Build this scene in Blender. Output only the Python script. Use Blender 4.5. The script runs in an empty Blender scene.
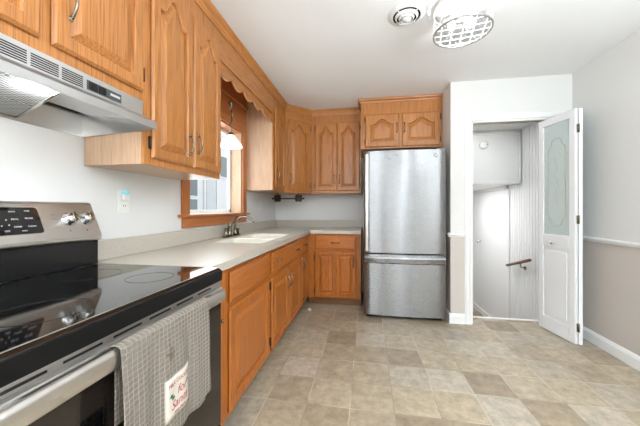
import bpy, bmesh, math, random
from mathutils import Vector, Matrix
random.seed(4)
PI = math.pi
C = bpy.context.scene.collection
scene = bpy.context.scene

# ------------------------------------------------------------------ room measures (metres)
L, B, R, W, H = -1.331, 3.978, 1.954, 3.063, 2.475     # left wall, back wall, right wall, door wall, ceiling
REAR = -3.0
UF = L + .323                                          # fronts of the wall cabinets
BF = L + .621                                          # fronts of the base cabinets
ZB = 1.378                                             # underside of the wall cabinets

# ------------------------------------------------------------------ camera
cam = bpy.data.cameras.new('camera')
cam.sensor_width = 36.0
cam.lens = 36.0 * 280.0 / 640.0
cam.shift_y = -3.83 / 640.0
cam.clip_start = .02
camo = bpy.data.objects.new('camera', cam); C.objects.link(camo)
camo.location = (0, 0, 1.17)
camo.rotation_euler = (PI / 2, 0, math.radians(9.497))
scene.camera = camo

# ------------------------------------------------------------------ world, lights, exposure
wd = bpy.data.worlds.new('world'); scene.world = wd; wd.use_nodes = True
bg = wd.node_tree.nodes['Background']
bg.inputs[0].default_value = (.86, .93, 1.0, 1); bg.inputs[1].default_value = 1.0
scene.view_settings.view_transform = 'Standard'
scene.view_settings.look = 'None'
scene.view_settings.gamma = 1
scene.view_settings.use_curve_mapping = False
scene.view_settings.exposure = 0.24

def area(name, loc, rot, sx, sy, power, col):
    l = bpy.data.lights.new(name, 'AREA'); l.shape = 'RECTANGLE'; l.size = sx; l.size_y = sy
    l.energy = power; l.color = col
    o = bpy.data.objects.new(name, l); C.objects.link(o); o.location = loc; o.rotation_euler = rot
    return o
# unseen area lights added as fill at the rear openings and behind the camera
TU = math.radians(14)
area('added_rear_fill', (-.84, REAR + .03, 1.15), (PI / 2 + TU, 0, 0), .34, 1.8, 4.5, (.88, .94, 1.0))
area('added_rear_fill', (.67, REAR + .03, 1.15), (PI / 2 + TU, 0, 0), .14, 1.8, 3, (.9, .95, 1.0))
area('added_ceiling_fill', (1.4, .05, 1.5), (PI, 0, 0), .5, .5, 80, (.83, .925, 1))  # upward fill added out of view to brighten the ceiling
area('added_ceiling_fill', (-.5, -1.9, 1.35), (PI, 0, 0), .8, .8, 150, (.83, .925, 1))
area('sink_window_daylight', (L - .16, 2.36, 1.6), (0, -PI / 2, 0), .8, .8, 6, (.92, .96, 1.0))
area('unseen_overhead_fill', (.95, -1.6, H - .02), (0, 0, 0), .3, 1.8, 44, (.83, .925, 1))  # overhead fill added out of view, also streaks the fridge steel
area('added_landing_fill', (1.30, 4.6, 1.48), (0, 0, 0), .5, .9, 13, (1, 1, 1))  # unseen fill added to brighten the landing
area('added_stair_fill', (1.35, 3.55, 2.17), (0, 0, 0), .3, .3, 1.8, (1, 1, 1))  # unseen fill added to brighten the stairwell
sun = bpy.data.lights.new('sun', 'SUN'); sun.energy = 1.2; sun.angle = math.radians(4); sun.color = (1, .98, .95)
suno = bpy.data.objects.new('sun', sun); C.objects.link(suno)
suno.rotation_euler = Vector((-1, -.25, -1.0)).to_track_quat('-Z', 'Y').to_euler()
def point(name, loc, power, col, rad):
    l = bpy.data.lights.new(name, 'POINT'); l.energy = power; l.color = col; l.shadow_soft_size = rad
    o = bpy.data.objects.new(name, l); C.objects.link(o); o.location = loc
    return o

# ------------------------------------------------------------------ materials
def newmat(name):
    m = bpy.data.materials.new(name); m.use_nodes = True
    nt = m.node_tree; b = nt.nodes['Principled BSDF']
    return m, nt, b
def s2l(c):
    return tuple((x / 255 / 12.92 if x <= 10 else ((x / 255 + .055) / 1.055) ** 2.4) for x in c) + (1,)
def plain(name, rgb, rough=.5, metal=0, bump=0, bscale=200, coat=0, spec=None):
    m, nt, b = newmat(name)
    b.inputs['Base Color'].default_value = s2l(rgb)
    b.inputs['Roughness'].default_value = rough
    b.inputs['Metallic'].default_value = metal
    if coat: b.inputs['Coat Weight'].default_value = coat; b.inputs['Coat Roughness'].default_value = .05
    if spec is not None: b.inputs['Specular IOR Level'].default_value = spec
    N = nt.nodes; K = nt.links
    tc = N.new('ShaderNodeTexCoord'); no = N.new('ShaderNodeTexNoise'); no.inputs['Scale'].default_value = bscale
    K.new(tc.outputs['Object'], no.inputs['Vector'])
    mr = N.new('ShaderNodeMapRange'); mr.inputs['To Min'].default_value = max(rough - .03, 0); mr.inputs['To Max'].default_value = min(rough + .03, 1)
    K.new(no.outputs['Fac'], mr.inputs['Value']); K.new(mr.outputs[0], b.inputs['Roughness'])
    if bump:
        bp = N.new('ShaderNodeBump'); bp.inputs['Strength'].default_value = bump; bp.inputs['Distance'].default_value = .002
        K.new(no.outputs['Fac'], bp.inputs['Height']); K.new(bp.outputs[0], b.inputs['Normal'])
    return m
def emit(name, rgb, strength):
    m, nt, b = newmat(name)
    b.inputs['Base Color'].default_value = s2l(rgb)
    b.inputs['Emission Color'].default_value = s2l(rgb); b.inputs['Emission Strength'].default_value = strength
    return m
def oak(name, axis, light=(190, 126, 68), dark=(126, 74, 32)):
    m, nt, b = newmat(name); N = nt.nodes; K = nt.links
    tc = N.new('ShaderNodeTexCoord'); oi = N.new('ShaderNodeObjectInfo')
    off = N.new('ShaderNodeVectorMath'); off.operation = 'SCALE'; off.inputs[0].default_value = (7, 3, 5)
    K.new(oi.outputs['Random'], off.inputs['Scale'])
    ad = N.new('ShaderNodeVectorMath'); ad.operation = 'ADD'
    K.new(tc.outputs['Object'], ad.inputs[0]); K.new(off.outputs[0], ad.inputs[1])
    def stretched(sc_across, sc_along, detail, rough=.5):
        mp = N.new('ShaderNodeMapping'); s = [sc_across] * 3; s[axis] = sc_along
        mp.inputs['Scale'].default_value = s
        K.new(ad.outputs[0], mp.inputs['Vector'])
        no = N.new('ShaderNodeTexNoise'); no.inputs['Scale'].default_value = 1; no.inputs['Detail'].default_value = detail
        no.inputs['Roughness'].default_value = rough
        K.new(mp.outputs[0], no.inputs['Vector']); return no
    n1 = stretched(6.5, .7, 2, .45)                      # broad growth rings
    mu = N.new('ShaderNodeMath'); mu.operation = 'MULTIPLY'; mu.inputs[1].default_value = 95
    K.new(n1.outputs['Fac'], mu.inputs[0])
    si = N.new('ShaderNodeMath'); si.operation = 'SINE'; K.new(mu.outputs[0], si.inputs[0])
    mr = N.new('ShaderNodeMapRange'); mr.inputs['From Min'].default_value = 0; mr.inputs['From Max'].default_value = 1
    mr.inputs['To Min'].default_value = 0; mr.inputs['To Max'].default_value = .22
    K.new(si.outputs[0], mr.inputs['Value'])
    n2 = stretched(210, 5, 2)                              # pores
    mr2 = N.new('ShaderNodeMapRange'); mr2.inputs['From Min'].default_value = .48; mr2.inputs['From Max'].default_value = .72
    mr2.inputs['To Min'].default_value = 0; mr2.inputs['To Max'].default_value = .7
    K.new(n2.outputs['Fac'], mr2.inputs['Value'])
    a = N.new('ShaderNodeMath'); a.operation = 'ADD'; a.use_clamp = True
    K.new(mr.outputs[0], a.inputs[0]); K.new(mr2.outputs[0], a.inputs[1])
    mx = N.new('ShaderNodeMix'); mx.data_type = 'RGBA'
    mx.inputs['A'].default_value = s2l(light); mx.inputs['B'].default_value = s2l(dark)
    K.new(a.outputs[0], mx.inputs['Factor'])
    n3 = stretched(3, 1, 1)
    hs = N.new('ShaderNodeHueSaturation'); mr3 = N.new('ShaderNodeMapRange')
    mr3.inputs['To Min'].default_value = .86; mr3.inputs['To Max'].default_value = 1.12
    K.new(n3.outputs['Fac'], mr3.inputs['Value']); K.new(mr3.outputs[0], hs.inputs['Value'])
    K.new(mx.outputs['Result'], hs.inputs['Color']); K.new(hs.outputs[0], b.inputs['Base Color'])
    b.inputs['Roughness'].default_value = .33
    bp = N.new('ShaderNodeBump'); bp.inputs['Strength'].default_value = .15; bp.inputs['Distance'].default_value = .001
    K.new(a.outputs[0], bp.inputs['Height']); bp.invert = True; K.new(bp.outputs[0], b.inputs['Normal'])
    return m
def steel(name, rgb, brush_axis, rough=.27, var=.12, aniso=0.0):
    m, nt, b = newmat(name); N = nt.nodes; K = nt.links
    b.inputs['Base Color'].default_value = s2l(rgb); b.inputs['Metallic'].default_value = 1
    tc = N.new('ShaderNodeTexCoord'); mp = N.new('ShaderNodeMapping'); s = [420.0] * 3; s[brush_axis] = 4
    mp.inputs['Scale'].default_value = s; no = N.new('ShaderNodeTexNoise'); no.inputs['Scale'].default_value = 1
    no.inputs['Detail'].default_value = 2
    K.new(tc.outputs['Object'], mp.inputs['Vector']); K.new(mp.outputs[0], no.inputs['Vector'])
    mr = N.new('ShaderNodeMapRange'); mr.inputs['To Min'].default_value = rough - var / 2; mr.inputs['To Max'].default_value = rough + var / 2
    K.new(no.outputs['Fac'], mr.inputs['Value']); K.new(mr.outputs[0], b.inputs['Roughness'])
    if aniso:
        b.inputs['Anisotropic'].default_value = aniso; b.inputs['Anisotropic Rotation'].default_value = .25
        tg = N.new('ShaderNodeTangent'); tg.direction_type = 'RADIAL'; tg.axis = 'Z'
        K.new(tg.outputs[0], b.inputs['Tangent'])
    return m
def glass(name, tint=(1, 1, 1), gloss=.1, rough=.02):
    m, nt, b = newmat(name); N = nt.nodes; K = nt.links; N.remove(b)
    t = N.new('ShaderNodeBsdfTransparent'); t.inputs[0].default_value = (*tint, 1)
    g = N.new('ShaderNodeBsdfGlossy'); g.inputs['Roughness'].default_value = rough
    mx = N.new('ShaderNodeMixShader'); mx.inputs[0].default_value = gloss
    K.new(t.outputs[0], mx.inputs[1]); K.new(g.outputs[0], mx.inputs[2]); K.new(mx.outputs[0], N['Material Output'].inputs[0])
    return m
def two_tone(name, upper, lower, z):
    m, nt, b = newmat(name); N = nt.nodes; K = nt.links
    ge = N.new('ShaderNodeNewGeometry'); sp = N.new('ShaderNodeSeparateXYZ'); K.new(ge.outputs['Position'], sp.inputs[0])
    gt = N.new('ShaderNodeMath'); gt.operation = 'GREATER_THAN'; gt.inputs[1].default_value = z; K.new(sp.outputs['Z'], gt.inputs[0])
    mx = N.new('ShaderNodeMix'); mx.data_type = 'RGBA'; mx.inputs['A'].default_value = s2l(lower); mx.inputs['B'].default_value = s2l(upper)
    K.new(gt.outputs[0], mx.inputs['Factor']); K.new(mx.outputs['Result'], b.inputs['Base Color'])
    no = N.new('ShaderNodeTexNoise'); no.inputs['Scale'].default_value = 140; K.new(ge.outputs['Position'], no.inputs['Vector'])
    bp = N.new('ShaderNodeBump'); bp.inputs['Strength'].default_value = .06; bp.inputs['Distance'].default_value = .002
    K.new(no.outputs['Fac'], bp.inputs['Height']); K.new(bp.outputs[0], b.inputs['Normal'])
    b.inputs['Roughness'].default_value = .55
    return m
def tile_floor(name):
    m, nt, b = newmat(name); N = nt.nodes; K = nt.links
    ge = N.new('ShaderNodeNewGeometry')
    mp = N.new('ShaderNodeMapping'); S = 1 / .2565
    mp.inputs['Location'].default_value = (-.158 * S, -1.907 * S, 0); mp.inputs['Scale'].default_value = (S, S, 1)
    K.new(ge.outputs['Position'], mp.inputs['Vector'])
    fl = N.new('ShaderNodeVectorMath'); fl.operation = 'FLOOR'; K.new(mp.outputs[0], fl.inputs[0])
    fr = N.new('ShaderNodeVectorMath'); fr.operation = 'FRACTION'; K.new(mp.outputs[0], fr.inputs[0])
    wn = N.new('ShaderNodeTexWhiteNoise'); wn.noise_dimensions = '2D'; K.new(fl.outputs[0], wn.inputs['Vector'])
    cr = N.new('ShaderNodeValToRGB'); e = cr.color_ramp.elements
    e[0].position = 0; e[0].color = s2l((144, 127, 106)); e[1].position = 1; e[1].color = s2l((184, 173, 155))
    for p, c in ((.2, (158, 142, 120)), (.4, (168, 153, 131)), (.6, (177, 162, 138)), (.8, (170, 158, 141))):
        q = e.new(p); q.color = s2l(c)
    K.new(wn.outputs['Value'], cr.inputs[0])
    # mottling
    va = N.new('ShaderNodeVectorMath'); va.operation = 'SCALE'; va.inputs['Scale'].default_value = 3.7; K.new(fl.outputs[0], va.inputs[0])
    vb = N.new('ShaderNodeVectorMath'); vb.operation = 'ADD'; K.new(ge.outputs['Position'], vb.inputs[0]); K.new(va.outputs[0], vb.inputs[1])
    no = N.new('ShaderNodeTexNoise'); no.inputs['Scale'].default_value = 13; no.inputs['Detail'].default_value = 8; no.inputs['Roughness'].default_value = .75
    K.new(vb.outputs[0], no.inputs['Vector'])
    mr = N.new('ShaderNodeMapRange'); mr.inputs['From Min'].default_value = .3; mr.inputs['From Max'].default_value = .7
    mr.inputs['To Min'].default_value = .62; mr.inputs['To Max'].default_value = 1.30; K.new(no.outputs['Fac'], mr.inputs['Value'])
    hs = N.new('ShaderNodeHueSaturation'); K.new(cr.outputs[0], hs.inputs['Color']); K.new(mr.outputs[0], hs.inputs['Value'])
    # grout
    sp = N.new('ShaderNodeSeparateXYZ'); K.new(fr.outputs[0], sp.inputs[0])
    outs = []
    for ax in ('X', 'Y'):
        s = N.new('ShaderNodeMath'); s.operation = 'SUBTRACT'; s.inputs[1].default_value = .5; K.new(sp.outputs[ax], s.inputs[0])
        a = N.new('ShaderNodeMath'); a.operation = 'ABSOLUTE'; K.new(s.outputs[0], a.inputs[0]); outs.append(a)
    mm = N.new('ShaderNodeMath'); mm.operation = 'MAXIMUM'; K.new(outs[0].outputs[0], mm.inputs[0]); K.new(outs[1].outputs[0], mm.inputs[1])
    g = N.new('ShaderNodeMapRange'); g.inputs['From Min'].default_value = .486; g.inputs['From Max'].default_value = .495
    K.new(mm.outputs[0], g.inputs['Value'])
    # grout only lighter in places
    n2 = N.new('ShaderNodeTexNoise'); n2.inputs['Scale'].default_value = 2.2; K.new(ge.outputs['Position'], n2.inputs['Vector'])
    r2 = N.new('ShaderNodeValToRGB'); r2.color_ramp.elements[0].position = .46; r2.color_ramp.elements[0].color = s2l((150, 135, 114))
    r2.color_ramp.elements[1].position = .56; r2.color_ramp.elements[1].color = s2l((196, 185, 164)); K.new(n2.outputs['Fac'], r2.inputs[0])
    mx = N.new('ShaderNodeMix'); mx.data_type = 'RGBA'; K.new(g.outputs[0], mx.inputs['Factor']); K.new(hs.outputs[0], mx.inputs['A']); K.new(r2.outputs[0], mx.inputs['B'])
    K.new(mx.outputs['Result'], b.inputs['Base Color'])
    b.inputs['Roughness'].default_value = .36
    bp = N.new('ShaderNodeBump'); bp.inputs['Strength'].default_value = .25; bp.inputs['Distance'].default_value = .002
    ms = N.new('ShaderNodeMath'); ms.operation = 'SUBTRACT'; K.new(no.outputs['Fac'], ms.inputs[0]); K.new(g.outputs[0], ms.inputs[1])
    K.new(ms.outputs[0], bp.inputs['Height']); K.new(bp.outputs[0], b.inputs['Normal'])
    return m
def towel_mat(name):
    m, nt, b = newmat(name); N = nt.nodes; K = nt.links
    tc = N.new('ShaderNodeTexCoord'); mp = N.new('ShaderNodeMapping'); mp.inputs['Scale'].default_value = (0, 1 / .0155, 1 / .0140)
    no = N.new('ShaderNodeTexNoise'); no.inputs['Scale'].default_value = 26; no.inputs['Detail'].default_value = 3
    K.new(tc.outputs['Object'], no.inputs['Vector'])
    sc = N.new('ShaderNodeVectorMath'); sc.operation = 'SCALE'; sc.inputs['Scale'].default_value = .35
    K.new(no.outputs['Color'], sc.inputs[0])
    K.new(tc.outputs['Object'], mp.inputs['Vector'])
    ad = N.new('ShaderNodeVectorMath'); K.new(mp.outputs[0], ad.inputs[0]); K.new(sc.outputs[0], ad.inputs[1])
    fr = N.new('ShaderNodeVectorMath'); fr.operation = 'FRACTION'; K.new(ad.outputs[0], fr.inputs[0])
    sp = N.new('ShaderNodeSeparateXYZ'); K.new(fr.outputs[0], sp.inputs[0])
    res = []
    for ax in ('Y', 'Z'):
        s = N.new('ShaderNodeMath'); s.operation = 'SUBTRACT'; s.inputs[1].default_value = .5; K.new(sp.outputs[ax], s.inputs[0])
        a = N.new('ShaderNodeMath'); a.operation = 'ABSOLUTE'; K.new(s.outputs[0], a.inputs[0]); res.append(a)
    mm = N.new('ShaderNodeMath'); mm.operation = 'MAXIMUM'; K.new(res[0].outputs[0], mm.inputs[0]); K.new(res[1].outputs[0], mm.inputs[1])
    g = N.new('ShaderNodeMapRange'); g.inputs['From Min'].default_value = .36; g.inputs['From Max'].default_value = .47; K.new(mm.outputs[0], g.inputs['Value'])
    mx = N.new('ShaderNodeMix'); mx.data_type = 'RGBA'; mx.inputs['A'].default_value = s2l((126, 117, 108)); mx.inputs['B'].default_value = s2l((164, 155, 145))
    K.new(g.outputs[0], mx.inputs['Factor'])
    nf = N.new('ShaderNodeTexNoise'); nf.inputs['Scale'].default_value = 500; K.new(tc.outputs['Object'], nf.inputs['Vector'])
    hs = N.new('ShaderNodeHueSaturation'); mr = N.new('ShaderNodeMapRange'); mr.inputs['To Min'].default_value = .8; mr.inputs['To Max'].default_value = 1.2
    K.new(nf.outputs['Fac'], mr.inputs['Value']); K.new(mr.outputs[0], hs.inputs['Value']); K.new(mx.outputs['Result'], hs.inputs['Color'])
    # brown stain
    sb = N.new('ShaderNodeVectorMath'); sb.operation = 'DISTANCE'; sb.inputs[1].default_value = (-.568, .735, .745)
    n4 = N.new('ShaderNodeTexNoise'); n4.inputs['Scale'].default_value = 120; K.new(tc.outputs['Object'], n4.inputs['Vector'])
    s4 = N.new('ShaderNodeVectorMath'); s4.operation = 'SCALE'; s4.inputs['Scale'].default_value = .05; K.new(n4.outputs['Color'], s4.inputs[0])
    a4 = N.new('ShaderNodeVectorMath'); K.new(tc.outputs['Object'], a4.inputs[0]); K.new(s4.outputs[0], a4.inputs[1])
    s5 = N.new('ShaderNodeVectorMath'); s5.operation = 'SUBTRACT'; s5.inputs[1].default_value = (.025, .025, .025); K.new(a4.outputs[0], s5.inputs[0])
    K.new(s5.outputs[0], sb.inputs[0])
    lt = N.new('ShaderNodeMapRange'); lt.inputs['From Min'].default_value = .008; lt.inputs['From Max'].default_value = .02
    lt.inputs['To Min'].default_value = .75; lt.inputs['To Max'].default_value = 0; K.new(sb.outputs['Value'], lt.inputs['Value'])
    m2 = N.new('ShaderNodeMix'); m2.data_type = 'RGBA'; m2.inputs['B'].default_value = s2l((92, 70, 50)); K.new(lt.outputs[0], m2.inputs['Factor'])
    K.new(hs.outputs[0], m2.inputs['A']); K.new(m2.outputs['Result'], b.inputs['Base Color'])
    b.inputs['Roughness'].default_value = .95; b.inputs['Specular IOR Level'].default_value = .1
    bp = N.new('ShaderNodeBump'); bp.inputs['Strength'].default_value = .8; bp.inputs['Distance'].default_value = .003
    K.new(g.outputs[0], bp.inputs['Height']); K.new(bp.outputs[0], b.inputs['Normal'])
    return m
def speckled(name, rgb, rgb2, rough, scale=260):
    m, nt, b = newmat(name); N = nt.nodes; K = nt.links
    tc = N.new('ShaderNodeTexCoord'); no = N.new('ShaderNodeTexNoise'); no.inputs['Scale'].default_value = scale; no.inputs['Detail'].default_value = 3
    K.new(tc.outputs['Object'], no.inputs['Vector'])
    cr = N.new('ShaderNodeValToRGB'); cr.color_ramp.elements[0].position = .4; cr.color_ramp.elements[1].position = .6
    cr.color_ramp.elements[0].color = s2l(rgb2); cr.color_ramp.elements[1].color = s2l(rgb)
    K.new(no.outputs['Fac'], cr.inputs[0]); K.new(cr.outputs[0], b.inputs['Base Color']); b.inputs['Roughness'].default_value = rough
    return m

M = {}
M['oak'] = oak('oak_vertical_grain', 2)
M['oak_x'] = oak('oak_level_grain', 0)
M['oak_y'] = oak('oak_level_grain_along_wall', 1)
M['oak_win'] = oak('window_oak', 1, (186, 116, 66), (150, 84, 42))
M['oak_winv'] = oak('window_oak_upright', 2, (186, 116, 66), (150, 84, 42))
M['oak_pale'] = oak('oak_veneer', 2, (206, 172, 142), (176, 138, 106))
M['oak_base'] = oak('oak_base_upright', 2, (182, 106, 42), (128, 68, 20))
M['oak_base_x'] = oak('oak_base_level', 0, (182, 106, 42), (128, 68, 20))
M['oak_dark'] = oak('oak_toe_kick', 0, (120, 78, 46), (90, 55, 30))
M['floor'] = tile_floor('vinyl_tile')
M['ceiling'] = plain('ceiling_paint', (236, 236, 235), .8, bump=.08)
M['wall'] = plain('wall_paint', (224, 223, 221), .6, bump=.06)
M['wall2'] = two_tone('wall_two_paints', (221, 220, 217), (200, 192, 184), .91)
M['trim'] = plain('white_trim_paint', (236, 236, 235), .35)
M['white'] = plain('white_door_paint', (234, 235, 236), .4)
M['counter'] = speckled('solid_surface', (197, 190, 178), (184, 176, 163), .3)
M['basin'] = plain('sink_cream', (226, 222, 210), .2)
M['steel_h'] = steel('brushed_steel', (148, 148, 149), 0, .27, .03, 1.0)
M['steel_y'] = steel('brushed_steel_range', (205, 202, 198), 1, .33, .05)
M['hood'] = steel('hood_steel', (206, 206, 205), 1, .33)
M['nickel'] = plain('nickel', (136, 128, 114), .25, 1)
M['bronze'] = plain('dark_bronze', (64, 50, 44), .4, .8)
M['hinge'] = plain('antique_hinge', (66, 52, 40), .4, .7)
M['chrome'] = plain('chrome', (215, 213, 210), .12, 1)
M['black_glass'] = plain('black_ceran', (10, 10, 11), .05, coat=.4)
M['black'] = plain('black_enamel', (16, 16, 17), .22)
M['black_matte'] = plain('black_gap', (12, 12, 12), .7)
M['brown_glass'] = plain('oven_glass', (34, 28, 24), .12)
M['towel'] = towel_mat('waffle_towel')
M['patch'] = plain('patch_cloth', (202, 193, 180), .9)
M['red'] = plain('red_thread', (158, 52, 62), .9)
M['green'] = plain('green_thread', (52, 84, 62), .9)
M['grey_fab'] = plain('patch_edge', (176, 168, 158), .9)
M['plastic'] = plain('white_plastic', (232, 231, 227), .3)
M['dark'] = plain('dark_slot', (26, 26, 26), .6)
M['lettering'] = plain('white_lettering', (200, 202, 206), .5)
M['lamp_white'] = plain('lamp_frame_white', (225, 225, 222), .35)
M['lamp_ring'] = plain('lamp_ring_nickel', (165, 163, 160), .3, .7)
M['bulb'] = emit('bulb_glow', (255, 250, 244), 5)
M['lens'] = emit('hood_lens_glow', (255, 250, 242), 26)
M['shade'] = emit('lit_opal_shade', (255, 252, 246), 1.1)
M['nlight'] = emit('night_light_glow', (120, 190, 200), .35)
M['pane'] = glass('window_glass', (1, 1, 1), .05)
M['lampglass'] = glass('lamp_glass', (.72, .72, .72), .04, .15)
M['greypane'] = plain('far_window_glass', (120, 134, 138), .5)
M['goldline'] = plain('gold_etching', (196, 188, 158), .5)
M['siding'] = plain('porch_white', (222, 225, 230), .6)
M['rubber'] = plain('grey_plastic', (110, 110, 110), .5)
def frosted():
    m, nt, b = newmat('frosted_glass')
    b.inputs['Base Color'].default_value = s2l((200, 212, 212)); b.inputs['Roughness'].default_value = .22
    N = nt.nodes; K = nt.links
    tc = N.new('ShaderNodeTexCoord'); no = N.new('ShaderNodeTexNoise'); no.inputs['Scale'].default_value = 60
    cr = N.new('ShaderNodeValToRGB'); cr.color_ramp.elements[0].color = s2l((184, 198, 198)); cr.color_ramp.elements[1].color = s2l((204, 214, 213))
    K.new(tc.outputs['Object'], no.inputs['Vector']); K.new(no.outputs['Fac'], cr.inputs[0]); K.new(cr.outputs[0], b.inputs['Base Color'])
    return m
M['frost'] = frosted()
def filt():
    m, nt, b = newmat('mesh_filter'); N = nt.nodes; K = nt.links
    tc = N.new('ShaderNodeTexCoord'); mp = N.new('ShaderNodeMapping'); mp.inputs['Rotation'].default_value = (0, 0, .5)
    ck_ = N.new('ShaderNodeTexChecker'); ck_.inputs['Scale'].default_value = 115
    ck_.inputs['Color1'].default_value = s2l((176, 176, 172)); ck_.inputs['Color2'].default_value = s2l((66, 66, 66))
    K.new(tc.outputs['Object'], mp.inputs[0]); K.new(mp.outputs[0], ck_.inputs['Vector']); K.new(ck_.outputs[0], b.inputs['Base Color'])
    b.inputs['Metallic'].default_value = .2; b.inputs['Roughness'].default_value = .5
    return m
M['filter'] = filt()

# ------------------------------------------------------------------ mesh helpers
class MB:
    def __init__(s): s.v = []; s.f = []; s.sm = []
    def add(s, vs, fs, smooth=False):
        o = len(s.v); s.v += [tuple(p) for p in vs]; s.f += [tuple(i + o for i in f) for f in fs]; s.sm += [smooth] * len(fs); return s
    def box(s, x0, x1, y0, y1, z0, z1):
        vs = [(x, y, z) for x in (x0, x1) for y in (y0, y1) for z in (z0, z1)]
        return s.add(vs, [(0, 1, 3, 2), (4, 6, 7, 5), (0, 4, 5, 1), (2, 3, 7, 6), (0, 2, 6, 4), (1, 5, 7, 3)])
    def prism(s, poly, axis, a, b, smooth=False):
        """poly: 2D points in the plane perpendicular to axis (0: (y,z), 1: (x,z), 2: (x,y))"""
        def P(p, t):
            return [(t, p[0], p[1]), (p[0], t, p[1]), (p[0], p[1], t)][axis]
        n = len(poly); vs = [P(p, a) for p in poly] + [P(p, b) for p in poly]
        s.add(vs, [tuple(range(n))[::-1], tuple(range(n, 2 * n))])
        s.f += []; o = len(s.v) - 2 * n
        for i in range(n):
            j = (i + 1) % n; s.f.append((o + i, o + j, o + n + j, o + n + i)); s.sm.append(smooth)
        return s
    def tube(s, pts, r, n=10, cap=True, closed=False):
        pts = [Vector(p) for p in pts]; k = len(pts)
        rr = r if isinstance(r, (list, tuple)) else [r] * k
        vs = []; prev = None
        for i, p in enumerate(pts):
            if closed: t = pts[(i + 1) % k] - pts[i - 1]
            else: t = pts[min(i + 1, k - 1)] - pts[max(i - 1, 0)]
            t.normalize()
            if prev is None:
                u = t.orthogonal().normalized()
            else:
                u = (prev - t * prev.dot(t)).normalized()
            prev = u; w = t.cross(u)
            for a in range(n):
                th = 2 * PI * a / n; vs.append(p + (u * math.cos(th) + w * math.sin(th)) * rr[i])
        fs = []
        for i in range(k if closed else k - 1):
            for a in range(n):
                b = (a + 1) % n; j = (i + 1) % k
                fs.append((i * n + a, i * n + b, j * n + b, j * n + a))
        s.add(vs, fs, True)
        if cap and not closed:
            o = len(s.v) - k * n
            s.f.append(tuple(o + a for a in range(n))[::-1]); s.sm.append(False)
            s.f.append(tuple(o + (k - 1) * n + a for a in range(n))); s.sm.append(False)
        return s
    def lathe(s, prof, c=(0, 0, 0), axis=(0, 0, 1), n=24, smooth=True, cap=True):
        ax = Vector(axis).normalized(); u = ax.orthogonal().normalized(); w = ax.cross(u); c = Vector(c)
        vs = []
        for r, h in prof:
            for a in range(n):
                th = 2 * PI * a / n; vs.append(c + ax * h + (u * math.cos(th) + w * math.sin(th)) * r)
        fs = [(i * n + a, i * n + (a + 1) % n, (i + 1) * n + (a + 1) % n, (i + 1) * n + a) for i in range(len(prof) - 1) for a in range(n)]
        s.add(vs, fs, smooth); o = len(s.v) - len(prof) * n
        if not cap: return s
        if prof[0][0] > 1e-4: s.f.append(tuple(o + a for a in range(n))[::-1]); s.sm.append(False)
        if prof[-1][0] > 1e-4: s.f.append(tuple(o + (len(prof) - 1) * n + a for a in range(n))); s.sm.append(False)
        return s
    def ball(s, c, r, n=12):
        return s.lathe([(max(r * math.sin(PI * i / 8), 1e-5), -r * math.cos(PI * i / 8)) for i in range(9)], c, n=n)
    def build(s, name, mat, parent=None, bevel=0, seg=2):
        me = bpy.data.meshes.new(name); me.from_pydata(s.v, [], s.f)
        me.polygons.foreach_set('use_smooth', s.sm); 
        bm = bmesh.new(); bm.from_mesh(me); bmesh.ops.recalc_face_normals(bm, faces=bm.faces); bm.to_mesh(me); bm.free()
        me.materials.append(mat); me.update()
        o = bpy.data.objects.new(name, me); C.objects.link(o)
        if parent is not None: o.parent = parent
        if bevel:
            m = o.modifiers.new('bevel', 'BEVEL'); m.width = bevel; m.segments = seg; m.limit_method = 'ANGLE'; m.angle_limit = math.radians(40)
        return o
def tag(o, label, cat, group=None):
    o['label'] = label; o['category'] = cat
    if group: o['group'] = group
    return o
def thing(name, label, cat, loc=(0, 0, 0), rz=0, group=None):
    o = bpy.data.objects.new(name, None); C.objects.link(o); o.location = loc; o.rotation_euler = (0, 0, rz)
    return tag(o, label, cat, group)
def struct(o, label=None):
    o['kind'] = 'structure'
    if label: o['label'] = label
    return o
def sroot(name, loc=(0, 0, 0), rz=0, label=None):
    o = bpy.data.objects.new(name, None); C.objects.link(o); o.location = loc; o.rotation_euler = (0, 0, rz); return struct(o, label)
def text_mesh(body, size, name, mat, parent, loc, rot, depth=.0004, align='CENTER', shear=0):
    cu = bpy.data.curves.new(name, 'FONT'); cu.body = body; cu.size = size; cu.extrude = depth; cu.align_x = align; cu.align_y = 'CENTER'; cu.shear = shear
    t = bpy.data.objects.new(name + '_source', cu); C.objects.link(t)
    dg = bpy.context.evaluated_depsgraph_get(); me = bpy.data.meshes.new_from_object(t.evaluated_get(dg))
    bpy.data.objects.remove(t); bpy.data.curves.remove(cu)
    me.materials.clear(); me.materials.append(mat)
    o = bpy.data.objects.new(name, me); C.objects.link(o); o.parent = parent; o.location = loc; o.rotation_euler = rot
    return o

# ------------------------------------------------------------------ the room
# floor (kitchen, with the room behind), ends at the stair opening
struct(MB().box(L - .2, R + .2, REAR - .2, W + .215, -.12, 0).box(L - .2, .96, W + .215, B + .15, -.12, 0).build('floor', M['floor']))
struct(MB().box(L - .15, R + .15, REAR - .15, B + .15, H, H + .1).build('ceiling', M['ceiling']))
WY0, WY1, WZ0, WZ1 = 1.917, 2.835, 1.132, 2.0          # window opening
wl = MB().box(L - .15, L, REAR, WY0, 0, H).box(L - .15, L, WY1, B, 0, H).box(L - .15, L, WY0, WY1, 0, WZ0).box(L - .15, L, WY0, WY1, WZ1, H)
struct(wl.build('wall_left', M['wall']))
struct(MB().box(L - .15, .96, B, B + .15, 0, H).build('wall_back', M['wall']))
struct(MB().box(R, R + .15, REAR, 6.2, -1.0, H).build('wall_right', M['wall2']))
OX0, OX1, OZ = 1.045, 1.90, 2.066
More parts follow.
